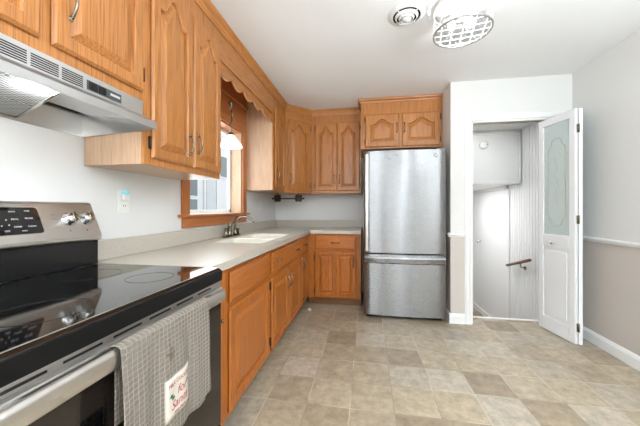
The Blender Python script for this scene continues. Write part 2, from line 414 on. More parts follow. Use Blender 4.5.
wdm = MB().box(.85, OX0, W, W + .115, 0, H).box(OX1, R, W, W + .115, 0, H).box(OX0, OX1, W, W + .115, OZ, H)
wdm.box(.85, .96, W + .115, B, 0, H)
struct(wdm.build('wall_door', M['wall2']))
rear = MB()
xs = [L, -1.02, -.66, .59, .75, R]  # narrow openings added to put bright streaks on the fridge
for i in range(5):
    if i in (1, 3): rear.box(xs[i], xs[i + 1], REAR - .15, REAR, 0, .25).box(xs[i], xs[i + 1], REAR - .15, REAR, 2.15, H)
    else: rear.box(xs[i], xs[i + 1], REAR - .15, REAR, 0, H)
struct(rear.build('wall_rear', M['wall']))

dk = plain('added_door_walnut', (74, 52, 38), .4)
for nm, xa, xb in (('added_door_3', -.42, .02), ('added_door_4', 1.0, 1.35)):  # dark doors added out of view for dark streaks in the fridge steel
    dd_ = sroot(nm, (xa, REAR, 0), 0, 'unseen dark walnut door added to streak the fridge reflections')
    MB().box(0, xb - xa, .001, .03, .01, 2.05).build('door_leaf', dk, dd_, .004)
    MB().box(-.06, 0, .001, .02, 0, 2.11).box(xb - xa, xb - xa + .06, .001, .02, 0, 2.11).box(0, xb - xa, .001, .02, 2.05, 2.11).build('door_frame', M['trim'], dd_, .003)
# stairwell behind the doorway
struct(MB().box(.86, .96, B, 6.2, -1.0, H).box(.95, .965, W + .116, B, -1.0, -.121).build('wall_stair_left', M['wall']))
struct(MB().box(.86, R, 6.2, 6.3, -1.0, H).build('wall_stair_back', M['wall']))
struct(MB().box(.96, R, 3.95, 6.2, 1.50, H).build('wall_bulkhead', M['trim']), 'white boxed bulkhead over the stairs')
struct(MB().box(.96, R, W + .115, 3.95, 2.19, H - .001).build('ceiling_stair', M['ceiling']))
struct(MB().box(.961, R - .001, 4.0, 6.199, -.76, -.61).build('floor_landing', M['floor']), 'landing floor at the foot of the short stairs')
st = sroot('floor_stairs', label='white steps going down behind the doorway')
st.name = 'floor_stairs'
for k in range(3):
    y = W + .217 + k * .255
    z = -.0 - .203 * (k + 1)
    if k < 3: MB().box(.97, R - .001, y, min(y + .255, 3.999), z - .15, z).build('tread', M['floor'], st)
# bulkhead trim: frame strips + disc
bt = sroot('trim_1', label='white picture-frame trim on the bulkhead')
MB().box(.97, R - .03, 3.932, 3.949, 2.13, 2.165).box(1.915, 1.935, 3.932, 3.949, 1.50, 2.13).box(.97, 1.935, 3.932, 3.949, 1.50, 1.53).build('trim_strip', M['trim'], bt, .003)
smo = thing('smoke_detector', 'round white detector on the boxed bulkhead over the stairs', 'detector', (1.50, 3.95, 2.006))
MB().lathe([(.055, 0), (.055, .014), (.045, .024), (.02, .028), (.0001, .028)], (0, 0, 0), (0, -1, 0), 32).build('housing', M['plastic'], smo)
MB().lathe([(.006, 0), (.006, .004), (.0001, .004)], (.03, -.024, 0), (0, -1, 0), 12).build('test_button', M['dark'], smo)

# flush white door and bead board on the stair side of the right wall
d2 = sroot('door_2', (R, 4.30, -.61), 0, 'flush white door down on the landing')
MB().box(-.022, -.001, .0, 1.6, .01, 2.06).build('door_leaf', M['white'], d2)
MB().box(-.03, -.001, -.075, -.004, 0, 2.109).box(-.03, -.001, -.07, 1.66, 2.065, 2.108).build('door_frame', M['trim'], d2)
MB().box(-.045, -.023, -.07, 1.66, .0, .085).build('door_sill', M['trim'], d2, .003)
MB().lathe([(.0001, 0), (.012, 0), (.012, .02), (.025, .03), (.025, .05), (.0001, .055)], (-.02, .91, 1.23), (-1, 0, 0), 16).build('door_knob', M['chrome'], d2)
bb = MB()
yy = W + .12
while yy < 4.17:
    bb.box(R - .012, R - .0005, yy, yy + .052, -.60, 1.499 if yy > 3.9 else 2.18); yy += .058
struct(bb.build('wall_beadboard', M['white'], None, .003), 'white beadboard beside the stairs')
struct(MB().box(R - .035, R - .013, W + .3, 4.2, -.60, -.47).build('baseboard_stair', M['trim']))
hr = thing('handrail', 'short dark wood handrail on a metal bracket above the stairs', 'handrail', (R, 3.9, .5))
MB().tube([(-.075, -.27, .075), (-.075, .27, -.09)], .018, 14).build('rail', plain('handrail_wood', (112, 84, 60), .4), hr)
MB().tube([(-.013, -.05, -.06), (-.06, -.05, -.055), (-.075, -.05, .012)], .007).lathe([(.025, 0), (.025, .006), (.0001, .006)], (-.012, -.05, -.06), (-1, 0, 0), 16).build('bracket', M['nickel'], hr)

# casing of the doorway, threshold, baseboards, chair rail
cs = sroot('trim_2', label='white casing around the doorway')
pr = [(0, 0), (-.018, 0), (-.018, .012), (-.012, .02), (-.014, .045), (-.008, .058), (0, .062)]
def casing_v(x, sgn, z0, z1, name):
    pts = [(x + sgn * b, W - .0005 + a) for a, b in pr]
    return MB().prism(pts, 2, z0, z1).build(name, M['trim'], cs)
casing_v(OX0, -1, 0, OZ + .062, 'side_casing')
MB().box(OX1, OX1 + .05, W - .018, W - .0005, 0, OZ + .062).build('side_casing', M['trim'], cs, .003)
MB().prism([(W - .0005 + a, OZ + b) for a, b in pr], 0, OX0, OX1).build('head_casing', M['trim'], cs)
MB().box(OX0, OX0 + .018, W, W + .115, 0, OZ).build('jamb', M['trim'], cs)
MB().box(OX1 - .018, OX1, W, W + .115, 0, OZ).build('jamb', M['trim'], cs)
MB().box(OX0, OX1, W, W + .115, OZ - .018, OZ).build('jamb', M['trim'], cs)
MB().box(OX0 + .02, OX1 - .02, W + .03, W + .055, OZ - .032, OZ - .018).build('track', M['nickel'], cs)
struct(MB().box(OX0 + .002, OX1 - .002, W + .19, W + .225, -.02, .006).build('trim_3', M['trim'], None, .003), 'white nosing at the top of the stairs')
bprof = lambda s: [(0, 0), (s * .016, 0), (s * .016, .075), (s * .012, .085), (s * .006, .098), (0, .102)]
struct(MB().prism([(R - .0005 + a, b) for a, b in bprof(-1)], 1, REAR, W - .02).build('baseboard_right', M['trim']))
struct(MB().prism([(W - .0005 + a, b) for a, b in bprof(-1)], 0, .834, .982).build('baseboard_door', M['trim']))
struct(MB().prism([(.8505 - .0005 + a, b) for a, b in bprof(-1)], 1, W - .016, B - .01).build('baseboard_alcove', M['trim']))
rp = [(0, 0), (-.01, .003), (-.012, .012), (-.024, .02), (-.026, .032), (-.02, .038), (0, .04)]
struct(MB().prism([(R - .0005 + a, .885 + b) for a, b in rp], 1, REAR, W - .02).build('trim_4', M['trim']), 'white chair rail along the right wall')
struct(MB().prism([(W - .0005 + a, .885 + b) for a, b in rp], 0, .826, .983).build('trim_5', M['trim']), 'short chair rail between fridge and doorway')
struct(MB().prism([(.85 + a, .885 + b) for a, b in rp], 1, W - .001, B - .01).build('trim_6', M['trim']), 'chair rail inside the fridge alcove')

# bifold door: two leaves, folded open
def leaf(parent, p0, p1, zb, detail):
    """p0 = far end, p1 = near end; front face looks towards -X (the kitchen)"""
    p0 = Vector((*p0, zb)); p1 = Vector((*p1, zb)); d = (p1 - p0); w = d.length
    e = bpy.data.objects.new('door_leaf', None)
    rz = math.atan2(d.y, d.x)
    # local x runs from far to near, local y towards +X side (thickness)
    m = MB(); T = .027; Ht = 2.022; sw = .055
    m.box(0, sw, 0, T, 0, Ht).box(w - sw, w, 0, T, 0, Ht)
    m.box(sw, w - sw, 0, T, 0, .13).box(sw, w - sw, 0, T, .80, .92).box(sw, w - sw, 0, T, 1.955, Ht)
    m.box(sw, w - sw, .010, T - .010, .13, .80)
    for y0, y1 in ((.003, .010), (T - .010, T - .003)): m.box(sw + .03, w - sw - .03, y0, y1, .165, .765)
    o = m.build('door_leaf', M['white'], parent, .002); o.location = p0; o.rotation_euler = (0, 0, rz)
    MB().box(sw, w - sw, .012, .022, .92, 1.955).build('glass_panel', M['frost'], o)
    if detail:
        # gold ogee outline on the glass
        x0, x1 = sw + .05, w - sw - .05; xc = (x0 + x1) / 2; hw = (x1 - x0) / 2
        half = [(hw, 0), (hw, .305), (hw - .006, .325), (hw - .022, .335), (hw - .034, .345), (hw - .038, .37), (hw - .050, .392), (hw - .070, .402), (0, .408)]
        zc = 1.41
        pts = [(xc + a, zc + b) for a, b in half] + [(xc - a, zc + b) for a, b in half[::-1][1:]] 
        pts = pts + [(a, 2 * zc - b) for a, b in pts[::-1]]
        MB().tube([(a, .0105, b) for a, b in pts], .0035, 6, closed=True).build('etched_outline', M['goldline'], o)
        vine = [(xc + .014 * math.sin(t * .9), .0105, zc - .22 + t * .023) for t in range(20)]
        MB().tube(vine, .0011, 5).build('etched_vine', M['goldline'], o)
        MB().lathe([(.0001, -.030), (.014, -.028), (.017, -.02), (.008, -.012), (.007, 0), (.012, .001)], (w * .46, 0, .845), (0, 1, 0), 16).build('knob', M['chrome'], o)
    return o
bd = sroot('door_1', label='white bifold door with frosted glass, folded open')
lf = leaf(bd, (1.690, 3.115), (1.756, 2.725), .012, True)
lf2 = leaf(bd, (1.872, 3.10), (1.786, 2.724), .012, False)
for z in (.16, 1.08, 1.86):
    MB().box(1.768, 1.782, 2.711, 2.7215, z - .035, z + .035).lathe([(.006, -.036), (.006, .036)], (1.777, 2.708, z), n=10).build('hinge', M['nickel'], bd)

# ------------------------------------------------------------------ window over the sink
wn_ = sroot('window_1', label='window over the sink in an oak casing')
fx = L + .0005
MB().box(fx, fx + .02, 1.833, WY0 - .0, WZ0, WZ1 + .075).build('side_casing', M['oak_winv'], wn_, .003)
MB().box(fx, fx + .02, WY1, 2.925, WZ0, WZ1 + .075).build('side_casing', M['oak_winv'], wn_, .003)
MB().box(fx, fx + .02, WY0, WY1, WZ1, WZ1 + .075).build('head_casing', M['oak_win'], wn_, .003)
MB().box(L - .12, fx + .045, 1.80, 2.966, WZ0 - .022, WZ0 - .001).build('window_sill', M['oak_win'], wn_, .005)
MB().prism([(1.84, WZ0 - .023), (2.92, WZ0 - .023), (2.92, 1.03), (1.84, 1.03)], 0, fx, fx + .018).build('apron', M['oak_win'], wn_, .003)
MB().box(L - .12, L, WY0 + .0005, WY0 + .016, WZ0, WZ1).box(L - .12, L, WY1 - .016, WY1 - .0005, WZ0, WZ1).build('jamb', M['oak_pale'], wn_)
MB().box(L - .12, L, WY0 + .016, WY1 - .016, WZ1 - .016, WZ1 - .0005).build('jamb_head', M['oak_win'], wn_)
a, b, c, d = WY0 + .016, WY1 - .016, WZ0, WZ1 - .016
sash = MB().box(L - .145, L - .115, a, a + .03, c, d).box(L - .145, L - .115, b - .03, b, c, d).box(L - .145, L - .115, a, b, c, c + .035).box(L - .145, L - .115, a, b, d - .035, d)
sash.build('sash', M['trim'], wn_, .002)
MB().box(L - .133, L - .129, a + .03, b - .03, c + .035, d - .035).build('window_pane', M['pane'], wn_)

# the white porch seen through it
po = sroot('wall_porch', label='white enclosed porch outside the window')
MB().box(-3.45, -3.3, 3.0, 7.4, -.5, 3.2).build('porch_siding', M['siding'], po)
for (y0, y1, z0, z1) in ((4.62, 5.02, 1.43, 1.78), (4.62, 5.02, 1.05, 1.36), (5.9, 6.38, 1.92, 2.38)):
    f = MB().box(-3.3, -3.28, y0 - .03, y1 + .03, z0 - .03, z1 + .03).build('porch_window', M['trim'], po)
    MB().box(-3.28, -3.275, y0, y1, z0, z1).build('pane', M['greypane'], f)
MB().box(-3.3, -3.27, 5.25, 5.30, -.5, 2.9).box(-3.3, -3.27, 5.74, 5.79, -.5, 2.9).build('porch_post', M['trim'], po)
MB().box(-3.298, -3.29, 5.36, 5.68, 1.05, 1.9).build('porch_panel', plain('pale_grey_panel', (205, 212, 216), .5), po)
struct(MB().box(-9, L - .16, -4, 9, -.6, -.5).build('ground_outside', plain('lawn', (120, 135, 95), .9)))

# ------------------------------------------------------------------ cabinet parts (local frame: x right, y into the cabinet, z up; face at y = 0)
def pull(parent, x, z, vert=True, ln=.10, mat=None, y0=-.019):
    m = MB(); h = ln / 2
    P = lambda t, o: (x, y0 - o, z + t) if vert else (x + t, y0 - o, z)
    pts = []; rad = []
    for i in range(13):
        u = -1 + 2 * i / 12; pts.append(P(u * h, .006 + .022 * (1 - u * u))); rad.append(.0032 + .0028 * abs(u) ** 3 + .0015 * (1 - abs(u)) * 1)
    m.tube(pts, rad, 8)
    for sg in (-1, 1):
        m.lathe([(.0085, 0), (.0085, .003), (.005, .006), (.006, .009), (.0001, .012)], P(sg * h, 0), (0, -1, 0), 12)
        m.ball(P(sg * (h + .008), .006), .0045, 8)
    return m.build('handle', mat or M['nickel'], parent)
def hinge(parent, x, z):
    return MB().box(x - .006, x + .006, -.006, 0, z - .028, z + .028).lathe([(.0001, -.032), (.004, -.03), (.004, .03), (.0001, .032)], (x, -.009, z), n=8).build('hinge', M['hinge'], parent)
def panel_loops(m, x0, x1, z0, z1, arch, N=22, yf=-.019, sw=.052, full=None):
    """raised panel door section: outer rectangle (x0..z1) down to the panel, arch = rise of the cathedral top"""
    def top(u):                       # u in -1..1
        if arch <= 0: return 0
        t = min(abs(u) / .8, 1.0)
        return arch * (.5 + .5 * math.cos(PI * t)) ** .9
    def loop(ins, y, rect):
        pts = []
        a0, a1 = (x0 + ins, x1 - ins); c0 = z0 + ins
        for i in range(N + 1):                       # bottom
            pts.append((a0 + (a1 - a0) * i / N, y, c0))
        n2 = 4
        if rect: tl = z1 - ins
        else: tl = z1 - ins - arch
        for i in range(1, n2): pts.append((a1, y, c0 + (tl - c0) * i / n2))
        for i in range(N + 1):
            u = 1 - 2 * i / N
            z = tl if rect else tl + top(u)
            pts.append(((a0 + a1) / 2 + u * (a1 - a0) / 2, y, z))
        for i in range(n2 - 1, 0, -1): pts.append((a0, y, c0 + (tl - c0) * i / n2))
        return pts
    Ls = [loop(.007, yf + .0185, True), loop(.001, yf + .013, True), loop(0, yf + .010, True), loop(.009, yf, True), loop(sw - .004, yf, False), loop(sw, yf + .006, False), loop(sw + .003, yf + .0155, False), loop(sw + .008, yf + .0155, False), loop(sw + .038, yf + .001, False)]
    n = len(Ls[0]); vs = [p for l in Ls for p in l]; fs = []
    for k in range(len(Ls) - 1):
        for i in range(n):
            j = (i + 1) % n; fs.append((k * n + i, k * n + j, (k + 1) * n + j, (k + 1) * n + i))
    m.add(vs, fs)
    o = len(m.v) - len(vs); k = len(Ls) - 1
    # cap of the raised field as strips
    bot = list(range(0, N + 1)); topi = list(range(N + 1 + 3, N + 1 + 3 + N + 1))[::-1]
    for i in range(N):
        m.f.append((o + k * n + bot[i], o + k * n + bot[i + 1], o + k * n + topi[i + 1], o + k * n + topi[i])); m.sm.append(False)
    sideR = [N] + [N + 1, N + 2, N + 3] + [N + 4]; sideL = [0] + list(range(n - 1, n - 4, -1)) + [topi[0]]
    m.f.append(tuple(o + k * n + i for i in sideR)); m.sm.append(False)
    m.f.append(tuple(o + k * n + i for i in sideL)); m.sm.append(False)
    # back
    m.f.append(tuple(o + i for i in range(n))[::-1]); m.sm.append(False)
def door(parent, x0, x1, z0, z1, arch=.05,  hinge_side='l', hz=None, pz=None, px=None, sw=.052, double=False, plen=.10, ph=True):
    m = MB()
    if double:
        xm = (x0 + x1) / 2
        panel_loops(m, x0, xm + .012, z0, z1, arch, sw=sw); panel_loops(m, xm - .012, x1, z0, z1, arch, sw=sw)
    else: panel_loops(m, x0, x1, z0, z1, arch, sw=sw)
    o = m.build('door', M['oak'] if z0 > 1 else M['oak_base'], parent)
    hx = x0 - .005 if hinge_side == 'l' else x1 + .005
    for z in (hz or (z0 + .07, z1 - .07)): hinge(o, hx, z)
    if ph:
        if px is None: px = x1 - .028 if hinge_side == 'l' else x0 + .028
        pull(o, px, pz if pz else (z0 + .13), True, plen)
    return o
def drawer(parent, x0, x1, z0, z1, pulls=()):
    m = MB(); y = -.019
    m.add([(x0 + .006, -.001, z0 + .006), (x1 - .006, -.001, z0 + .006), (x1 - .006, -.001, z1 - .006), (x0 + .006, -.001, z1 - .006), (x0, y + .006, z0), (x1, y + .006, z0), (x1, y + .006, z1), (x0, y + .006, z1),
           (x0 + .012, y, z0 + .012), (x1 - .012, y, z0 + .012), (x1 - .012, y, z1 - .012), (x0 + .012, y, z1 - .012)],
          [(0, 1, 2, 3), (0, 4, 5, 1), (1, 5, 6, 2), (2, 6, 7, 3), (3, 7, 4, 0), (4, 8, 9, 5), (5, 9, 10, 6), (6, 10, 11, 7), (7, 11, 8, 4), (8, 11, 10, 9)])
    o = m.build('drawer', M['oak_base_x'], parent)
    for p in pulls: pull(o, p, (z0 + z1) / 2, False, .085)
    return o

# ---- wall cabinets
def wall_cab(label, p, rz, w, z0, z1, depth=.318, frame=None):
    t = thing('wall_cabinet', label, 'cabinet', (p[0], p[1], 0), rz)
    MB().box(0, w, .0122, depth, z0, z1).build('cabinet_box', M['oak_pale'], t, .001)
    MB().box(0, w, 0, .012, z0, z1).build('face_frame', M['oak'], t, .001)
    return t
G = .0008
TOPZ = H - .001
RL = PI / 2
# over the hood (Y .36 .. 1.128)
c1 = wall_cab('short oak wall cabinet with two doors above the range hood', (UF, .34), RL, 1.128 - .34, 1.661, TOPZ)
door(c1, .02, .372, 1.700, 2.30, .085, 'l', px=.372 - .03, pz=1.865)
door(c1, .405, 1.118 - .34, 1.700, 2.30, .085, 'r', px=.405 + .05, pz=1.865, hz=(1.78, 2.2))
# tall pair (Y 1.129 .. 1.803)
c2 = wall_cab('tall oak wall cabinet with two cathedral doors between hood and window', (UF, 1.129), RL, .674, ZB, TOPZ)
for ch in c2.children: pass
door(c2, .040, .352, 1.412, 2.30, .10, 'l', px=.352 - .04, pz=1.535)
door(c2, .362, .664, 1.412, 2.30, .10, 'r', px=.362 + .03, pz=1.555)
# narrow one right of the window (Y 2.967 .. 3.368)
c3 = wall_cab('narrow oak wall cabinet just right of the sink window', (UF, 2.930), RL, 3.366 - 2.930, ZB, TOPZ)
door(c3, .045, .40, 1.412, 2.30, .085, 'r', px=.045 + .03, pz=1.56)
# diagonal corner cabinet
t = thing('wall_cabinet', 'angled oak corner wall cabinet with one door', 'cabinet')
q0 = Vector((UF, 3.368)); q1 = Vector((L + .61, B - .323))
MB().prism([(L + .002, 3.368), (q0.x, q0.y), (q1.x, q1.y), (q1.x, B - .002), (L + .002, B - .002)], 2, ZB, TOPZ).build('cabinet_box', M['oak'], t)
ang = math.atan2(q1.y - q0.y, q1.x - q0.x); wdiag = (q1 - q0).length
t.location = (0, 0, 0)
dt = bpy.data.objects.new('door_frame', None)
# build door on the angled face through baked transform
def bake(o, mtx):
    for ob in [o] + list(o.children_recursive):
        ob.data.transform(mtx)
mt = Matrix.Translation((q0.x, q0.y, 0)) @ Matrix.Rotation(ang, 4, 'Z')
dd = door(t, .04, wdiag - .035, 1.412, 2.30, .085, 'r', px=.04 + .032, pz=1.56); bake(dd, mt)
# back pair
xb0 = q1.x + .001
c5 = wall_cab('oak wall cabinet with two tall doors left of the refrigerator', (xb0, B - .323), 0, -.071 - xb0, ZB, TOPZ)
wq = -.071 - xb0
door(c5, .045, .330, 1.412, 2.30, .085, 'l', px=.330 - .03, pz=1.56)
door(c5, .340, wq - .02, 1.412, 2.30, .085, 'r', px=.340 + .03, pz=1.56)
# above the fridge
c6 = wall_cab('deep oak cabinet with two short arched doors above the refrigerator', (-.068, 3.37), 0, .845 + .068, 1.884, TOPZ, B - .002 - 3.37)
door(c6, .050, .437, 1.90, 2.285, .062, 'l', px=.437 - .025, pz=2.115, hz=(1.965, 2.225), sw=.062)
door(c6, .472, .890, 1.90, 2.285, .062, 'r', px=.472 + .025, pz=2.115, hz=(1.965, 2.225), sw=.062)

# ---- crown mouldings
def sweep_profile(path, prof, name, mat, parent=None):
    """path: list of (x,y); prof: (out, z); outward = right-hand side of travel"""
    n = len(path); m = MB(); rings = []
    for i, p in enumerate(path):
        p = Vector(p)
        ds = []
        if i > 0: ds.append((p - Vector(path[i - 1])).normalized())
        if i < n - 1: ds.append((Vector(path[i + 1]) - p).normalized())
        ns = [Vector((d.y, -d.x)) for d in ds]
        if len(ns) == 2:
            a = (ns[0] + ns[1]); a = a / (1 + ns[0].dot(ns[1]))
        else: a = ns[0]
        rings.append([(p.x + a.x * o, p.y + a.y * o, z) for o, z in prof])
    k = len(prof); vs = [v for r in rings for v in r]; fs = []
    for i in range(n - 1):
        for j in range(k):
            jj = (j + 1) % k; fs.append((i * k + j, i * k + jj, (i + 1) * k + jj, (i + 1) * k + j))
    fs += [tuple(range(k)), tuple((n - 1) * k + j for j in range(k))[::-1]]
    m.add(vs, fs); return m.build(name, mat, parent)
cprof = [(.0, 2.402), (.006, 2.402), (.009, 2.412), (.016, 2.422), (.022, 2.438), (.036, 2.455), (.042, 2.4655), (.042, H - .002), (.0, H - .002)]
cr = sweep_profile([(UF + .0015, .34), (UF + .0015, 3.3675), (q1.x + .0005, q1.y - .0015), (-.115, B - .3245)], cprof, 'crown_molding', M['oak_y'])
tag(cr, 'long oak crown molding along the wall cabinets at the ceiling', 'molding')
cp2 = [(.0, 2.425), (.008, 2.425), (.012, 2.44), (.03, 2.452), (.034, 2.463), (.034, H - .002), (.0, H - .002)]
cr2 = sweep_profile([(-.0695, B - .33), (-.0695, 3.3685), (.844, 3.3685)], cp2, 'crown_molding', M['oak_x'])
tag(cr2, 'short oak crown molding on top of the cabinet over the refrigerator', 'molding')

# ---- valance over the window
vt = thing('window_valance', 'scalloped oak valance with soffit over the sink window', 'valance', (UF, 1.804, 0), RL)
wv = 2.929 - 1.804
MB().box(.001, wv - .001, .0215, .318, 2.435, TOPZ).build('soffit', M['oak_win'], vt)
MB().box(.001, wv - .001, 0, .0213, 2.215, TOPZ).box(.001, wv - .001, -.008, .0, 2.205, 2.222).build('fascia', M['oak_x'], vt)
poly = [(0.001, 2.215)]
NV = 96
for i in range(NV + 1):
    u = i / NV; x = .001 + (wv - .002) * u
    ph = abs(math.sin(PI * 5.5 * u + .0))
    poly.append((x, 2.172 - .058 * (ph ** .7)))
poly.append((wv - .001, 2.215))
vm = MB(); ptsT = [(p[0], 2.2149) for p in poly[1:-1]]; ptsB = poly[1:-1]; n = len(ptsB)
vs = [(x, .004, z) for x, z in ptsB] + [(x, .004, z) for x, z in ptsT] + [(x, .021, z) for x, z in ptsB] + [(x, .021, z) for x, z in ptsT]
fs = []
for i in range(n - 1):
    fs += [(i, i + 1, n + i + 1, n + i), (2 * n + i + 1, 2 * n + i, 3 * n + i, 3 * n + i + 1), (i + 1, i, 2 * n + i, 2 * n + i + 1), (n + i, n + i + 1, 3 * n + i + 1, 3 * n + i)]
fs += [(0, n, 3 * n, 2 * n), (n - 1, 3 * n - 1, 4 * n - 1, 2 * n - 1)]
vm.add(vs, fs).build('scalloped_board', M['oak_x'], vt)
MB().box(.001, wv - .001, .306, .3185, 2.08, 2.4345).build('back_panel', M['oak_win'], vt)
MB().box(.001, wv - .001, .290, .3055, 2.262, 2.285).build('back_batten', M['oak_x'], vt)

# ---- base cabinets
CT = .874            # top of boxes
def base_box(t, w, depth=.60, toe=.095, name='cabinet_box'):
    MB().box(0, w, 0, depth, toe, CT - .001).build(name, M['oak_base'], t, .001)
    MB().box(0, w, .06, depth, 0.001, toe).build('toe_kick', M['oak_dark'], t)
# filler beside the range (Y 1.14 .. 1.32)
fb = thing('base_filler', 'narrow fluted oak filler between range and first drawer', 'cabinet', (BF, 1.142, 0), RL)
MB().box(0, .1795, 0, .60, .095, CT - .001).build('cabinet_box', M['oak_base'], fb)
MB().box(.085, .115, -.016, -.0, .10, .865).box(.125, .14, -.010, 0, .10, .865).build('fluting', M['oak_base'], fb, .003)
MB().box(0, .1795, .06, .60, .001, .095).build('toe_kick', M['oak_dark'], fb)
for z in (.765, .635):
    MB().lathe([(.009, 0), (.009, .003), (.005, .006), (.009, .014), (.007, .02), (.0001, .022)], (.10, -.016, z), (0, -1, 0), 12).build('knob', M['nickel'], fb)
# cabinet 1: drawer + door
b1 = thing('base_cabinet', 'oak base cabinet with a plain drawer over one large door beside the range', 'cabinet', (BF, 1.322, 0), RL)
base_box(b1, .637)
drawer(b1, .025, .613, .685, .845)
door(b1, .025, .613, .115, .655, 0, 'r', ph=False, hz=(.19, .575), sw=.058)
# sink base
b2 = thing('base_cabinet', 'oak sink base cabinet with a two-handled false drawer and paired doors', 'cabinet', (BF, 1.96, 0), RL)
MB().box(0, .965, 0, .018, .095, CT - .001).box(0, .018, .018, .60, .095, CT - .001).box(.947, .965, .018, .60, .095, CT - .001).box(.018, .947, .018, .60, .095, .113).box(.018, .947, .594, .60, .113, CT - .001).build('cabinet_box', M['oak_base'], b2, .001)
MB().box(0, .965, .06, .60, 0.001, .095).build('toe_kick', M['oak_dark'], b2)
drawer(b2, .03, .935, .685, .845, (.195, .77))
door(b2, .03, .478, .115, .655, 0, 'l', px=.445, pz=.525, hz=(.19, .6), sw=.055)
door(b2, .486, .935, .115, .655, 0, 'r', px=.52, pz=.525, hz=(.19, .6), sw=.055)
# narrow one in the corner
b3 = thing('base_cabinet', 'narrow oak base cabinet at the inner corner with drawer and door', 'cabinet', (BF, 2.926, 0), RL)
base_box(b3, 3.357 - 2.926)
drawer(b3, .03, .355, .685, .845, (.19,))
door(b3, .03, .355, .115, .655, 0, 'r', px=.065, pz=.56, sw=.05)
# back base
b4 = thing('base_cabinet', 'oak base cabinet with a two-panel door beside the refrigerator', 'cabinet', (BF + .001, B - .618, 0), 0)
wb = -.069 - (BF + .001)
MB().box(0, wb, 0, .60, .095, CT - .001).build('cabinet_box', M['oak_base'], b4, .001)
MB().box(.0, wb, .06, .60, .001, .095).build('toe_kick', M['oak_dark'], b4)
drawer(b4, .085, wb - .055, .690, .845, (.335,))
door(b4, .085, wb - .055, .110, .665, 0, 'l', double=True, px=wb - .085, pz=.54, hz=(.18, .58), sw=.048)

# ---- worktop with sink cut-out
SY0, SY1, SX0, SX1 = 1.99, 2.80, -1.20, -.775
CX = L + .651; CY = B - .651; CE = 1.142
ctop = thing('countertop', 'L-shaped beige solid-surface countertop with low backsplash', 'countertop')
zt, zb_ = .914, .875
cm = MB()
wx = L + .001; bx = -.068; by = B - .001
cm.box(wx, CX, CE, SY0, zb_, zt).box(wx, SX0, SY0, SY1, zb_, zt).box(SX1, CX, SY0, SY1, zb_, zt).box(wx, CX, SY1, by, zb_, zt).box(CX, bx, CY, by, zb_, zt)
cm.build('worktop', M['counter'], ctop)
MB().box(wx, wx + .02, CE, by, zt, 1.014).box(wx + .02, bx, by - .02, by, zt, 1.014).build('backsplash', M['counter'], ctop, .003)
sk = thing('sink', 'cream double-bowl sink set into the countertop under the window', 'sink', (0, 0, 0))
def bowl(y0, y1):
    m = MB(); r = .05; z1 = zt - .004; z0 = .874
    def rr(ins, z, y0=y0, y1=y1):
        pts = []
        x0_, x1_, a, b = SX0 + .002 + ins, SX1 - .002 - ins, y0 + ins, y1 - ins
        for cx, cy, s in ((x1_ - r, b - r, 0), (x0_ + r, b - r, 1), (x0_ + r, a + r, 2), (x1_ - r, a + r, 3)):
            for k in range(7):
                th = s * PI / 2 + k * PI / 12; pts.append((cx + r * math.cos(th), cy + r * math.sin(th), z))
        return pts
    def rect(z):
        pts = []
        for cx, cy, s in ((SX1 - .001, y1, 0), (SX0 + .001, y1, 1), (SX0 + .001, y0, 2), (SX1 - .001, y0, 3)):
            pts += [(cx, cy, z)] * 7
        return pts
    Ls = [rr(.006, z1), rr(.012, z1 - .008), rr(.018, z1 - .16), rr(.045, z1 - .185)]
    # flat rim from rectangle to rounded opening
    Rr = [(max(min(p[0] + (p[0] - (SX0 + SX1) / 2) * 9, SX1 - .001), SX0 + .001), max(min(p[1] + (p[1] - (y0 + y1) / 2) * 9, y1), y0), z1) for p in Ls[0]]
    Ls = [Rr] + Ls; n = 28; vs = [p for l in Ls for p in l]
    fs = [(k * n + i, k * n + (i + 1) % n, (k + 1) * n + (i + 1) % n, (k + 1) * n + i) for k in range(len(Ls) - 1) for i in range(n)]
    fs.append(tuple((len(Ls) - 1) * n + i for i in range(n)))
    m.add(vs, fs, False); o = m.build('bowl', M['basin'], sk)
    MB().lathe([(.0001, .0), (.03, 0), (.038, .004), (.04, .001)], ((SX0 + SX1) / 2, (y0 + y1) / 2, z1 - .183), n=20).build('drain', M['chrome'], o)
bowl(SY0 + .001, (SY0 + SY1) / 2 - .0005); bowl((SY0 + SY1) / 2 + .0005, SY1 - .001)
# faucet
fa = thing('faucet', 'nickel kitchen faucet with lever and curved spout behind the sink', 'faucet', (-1.255, 2.47, zt + .0005))
MB().box(-.028, .028, -.13, .13, 0, .009).build('base_plate', M['nickel'], fa, .004)
MB().lathe([(.024, .009), (.022, .03), (.019, .05), (.019, .095), (.022, .10), (.015, .125), (.0001, .13)], (0, -.045, 0), n=18).build('valve_body', M['nickel'], fa)
MB().tube([(0, -.045, .115), (.01, .0, .145), (.02, .06, .185)], [.007, .0055, .008], 8).build('lever', M['nickel'], fa)
MB().lathe([(.021, .009), (.016, .03), (.014, .085), (.0001, .088)], (0, -.115, 0), n=16).build('side_sprayer', M['nickel'], fa)
MB().lathe([(.022, .009), (.018, .03), (.014, .05), (.014, .07)], (0, .065, 0), n=16).build('spout_collar', M['nickel'], fa)
pts = [(0, .065, .07)]
for i in range(13):
    th = PI * i / 12 * .92; pts.append((.085 * (1 - math.cos(th)), .065 + .03 * (1 - math.cos(th)), .105 + .075 * math.sin(th)))
MB().tube(pts, [.012] * 8 + [.011] * 6, 12).build('spout', M['nickel'], fa)
MB().lathe([(.012, .009), (.010, .05), (.016, .055), (.016, .07), (.0001, .075)], (.005, .112, 0), n=14).build('soap_dispenser', M['nickel'], fa)

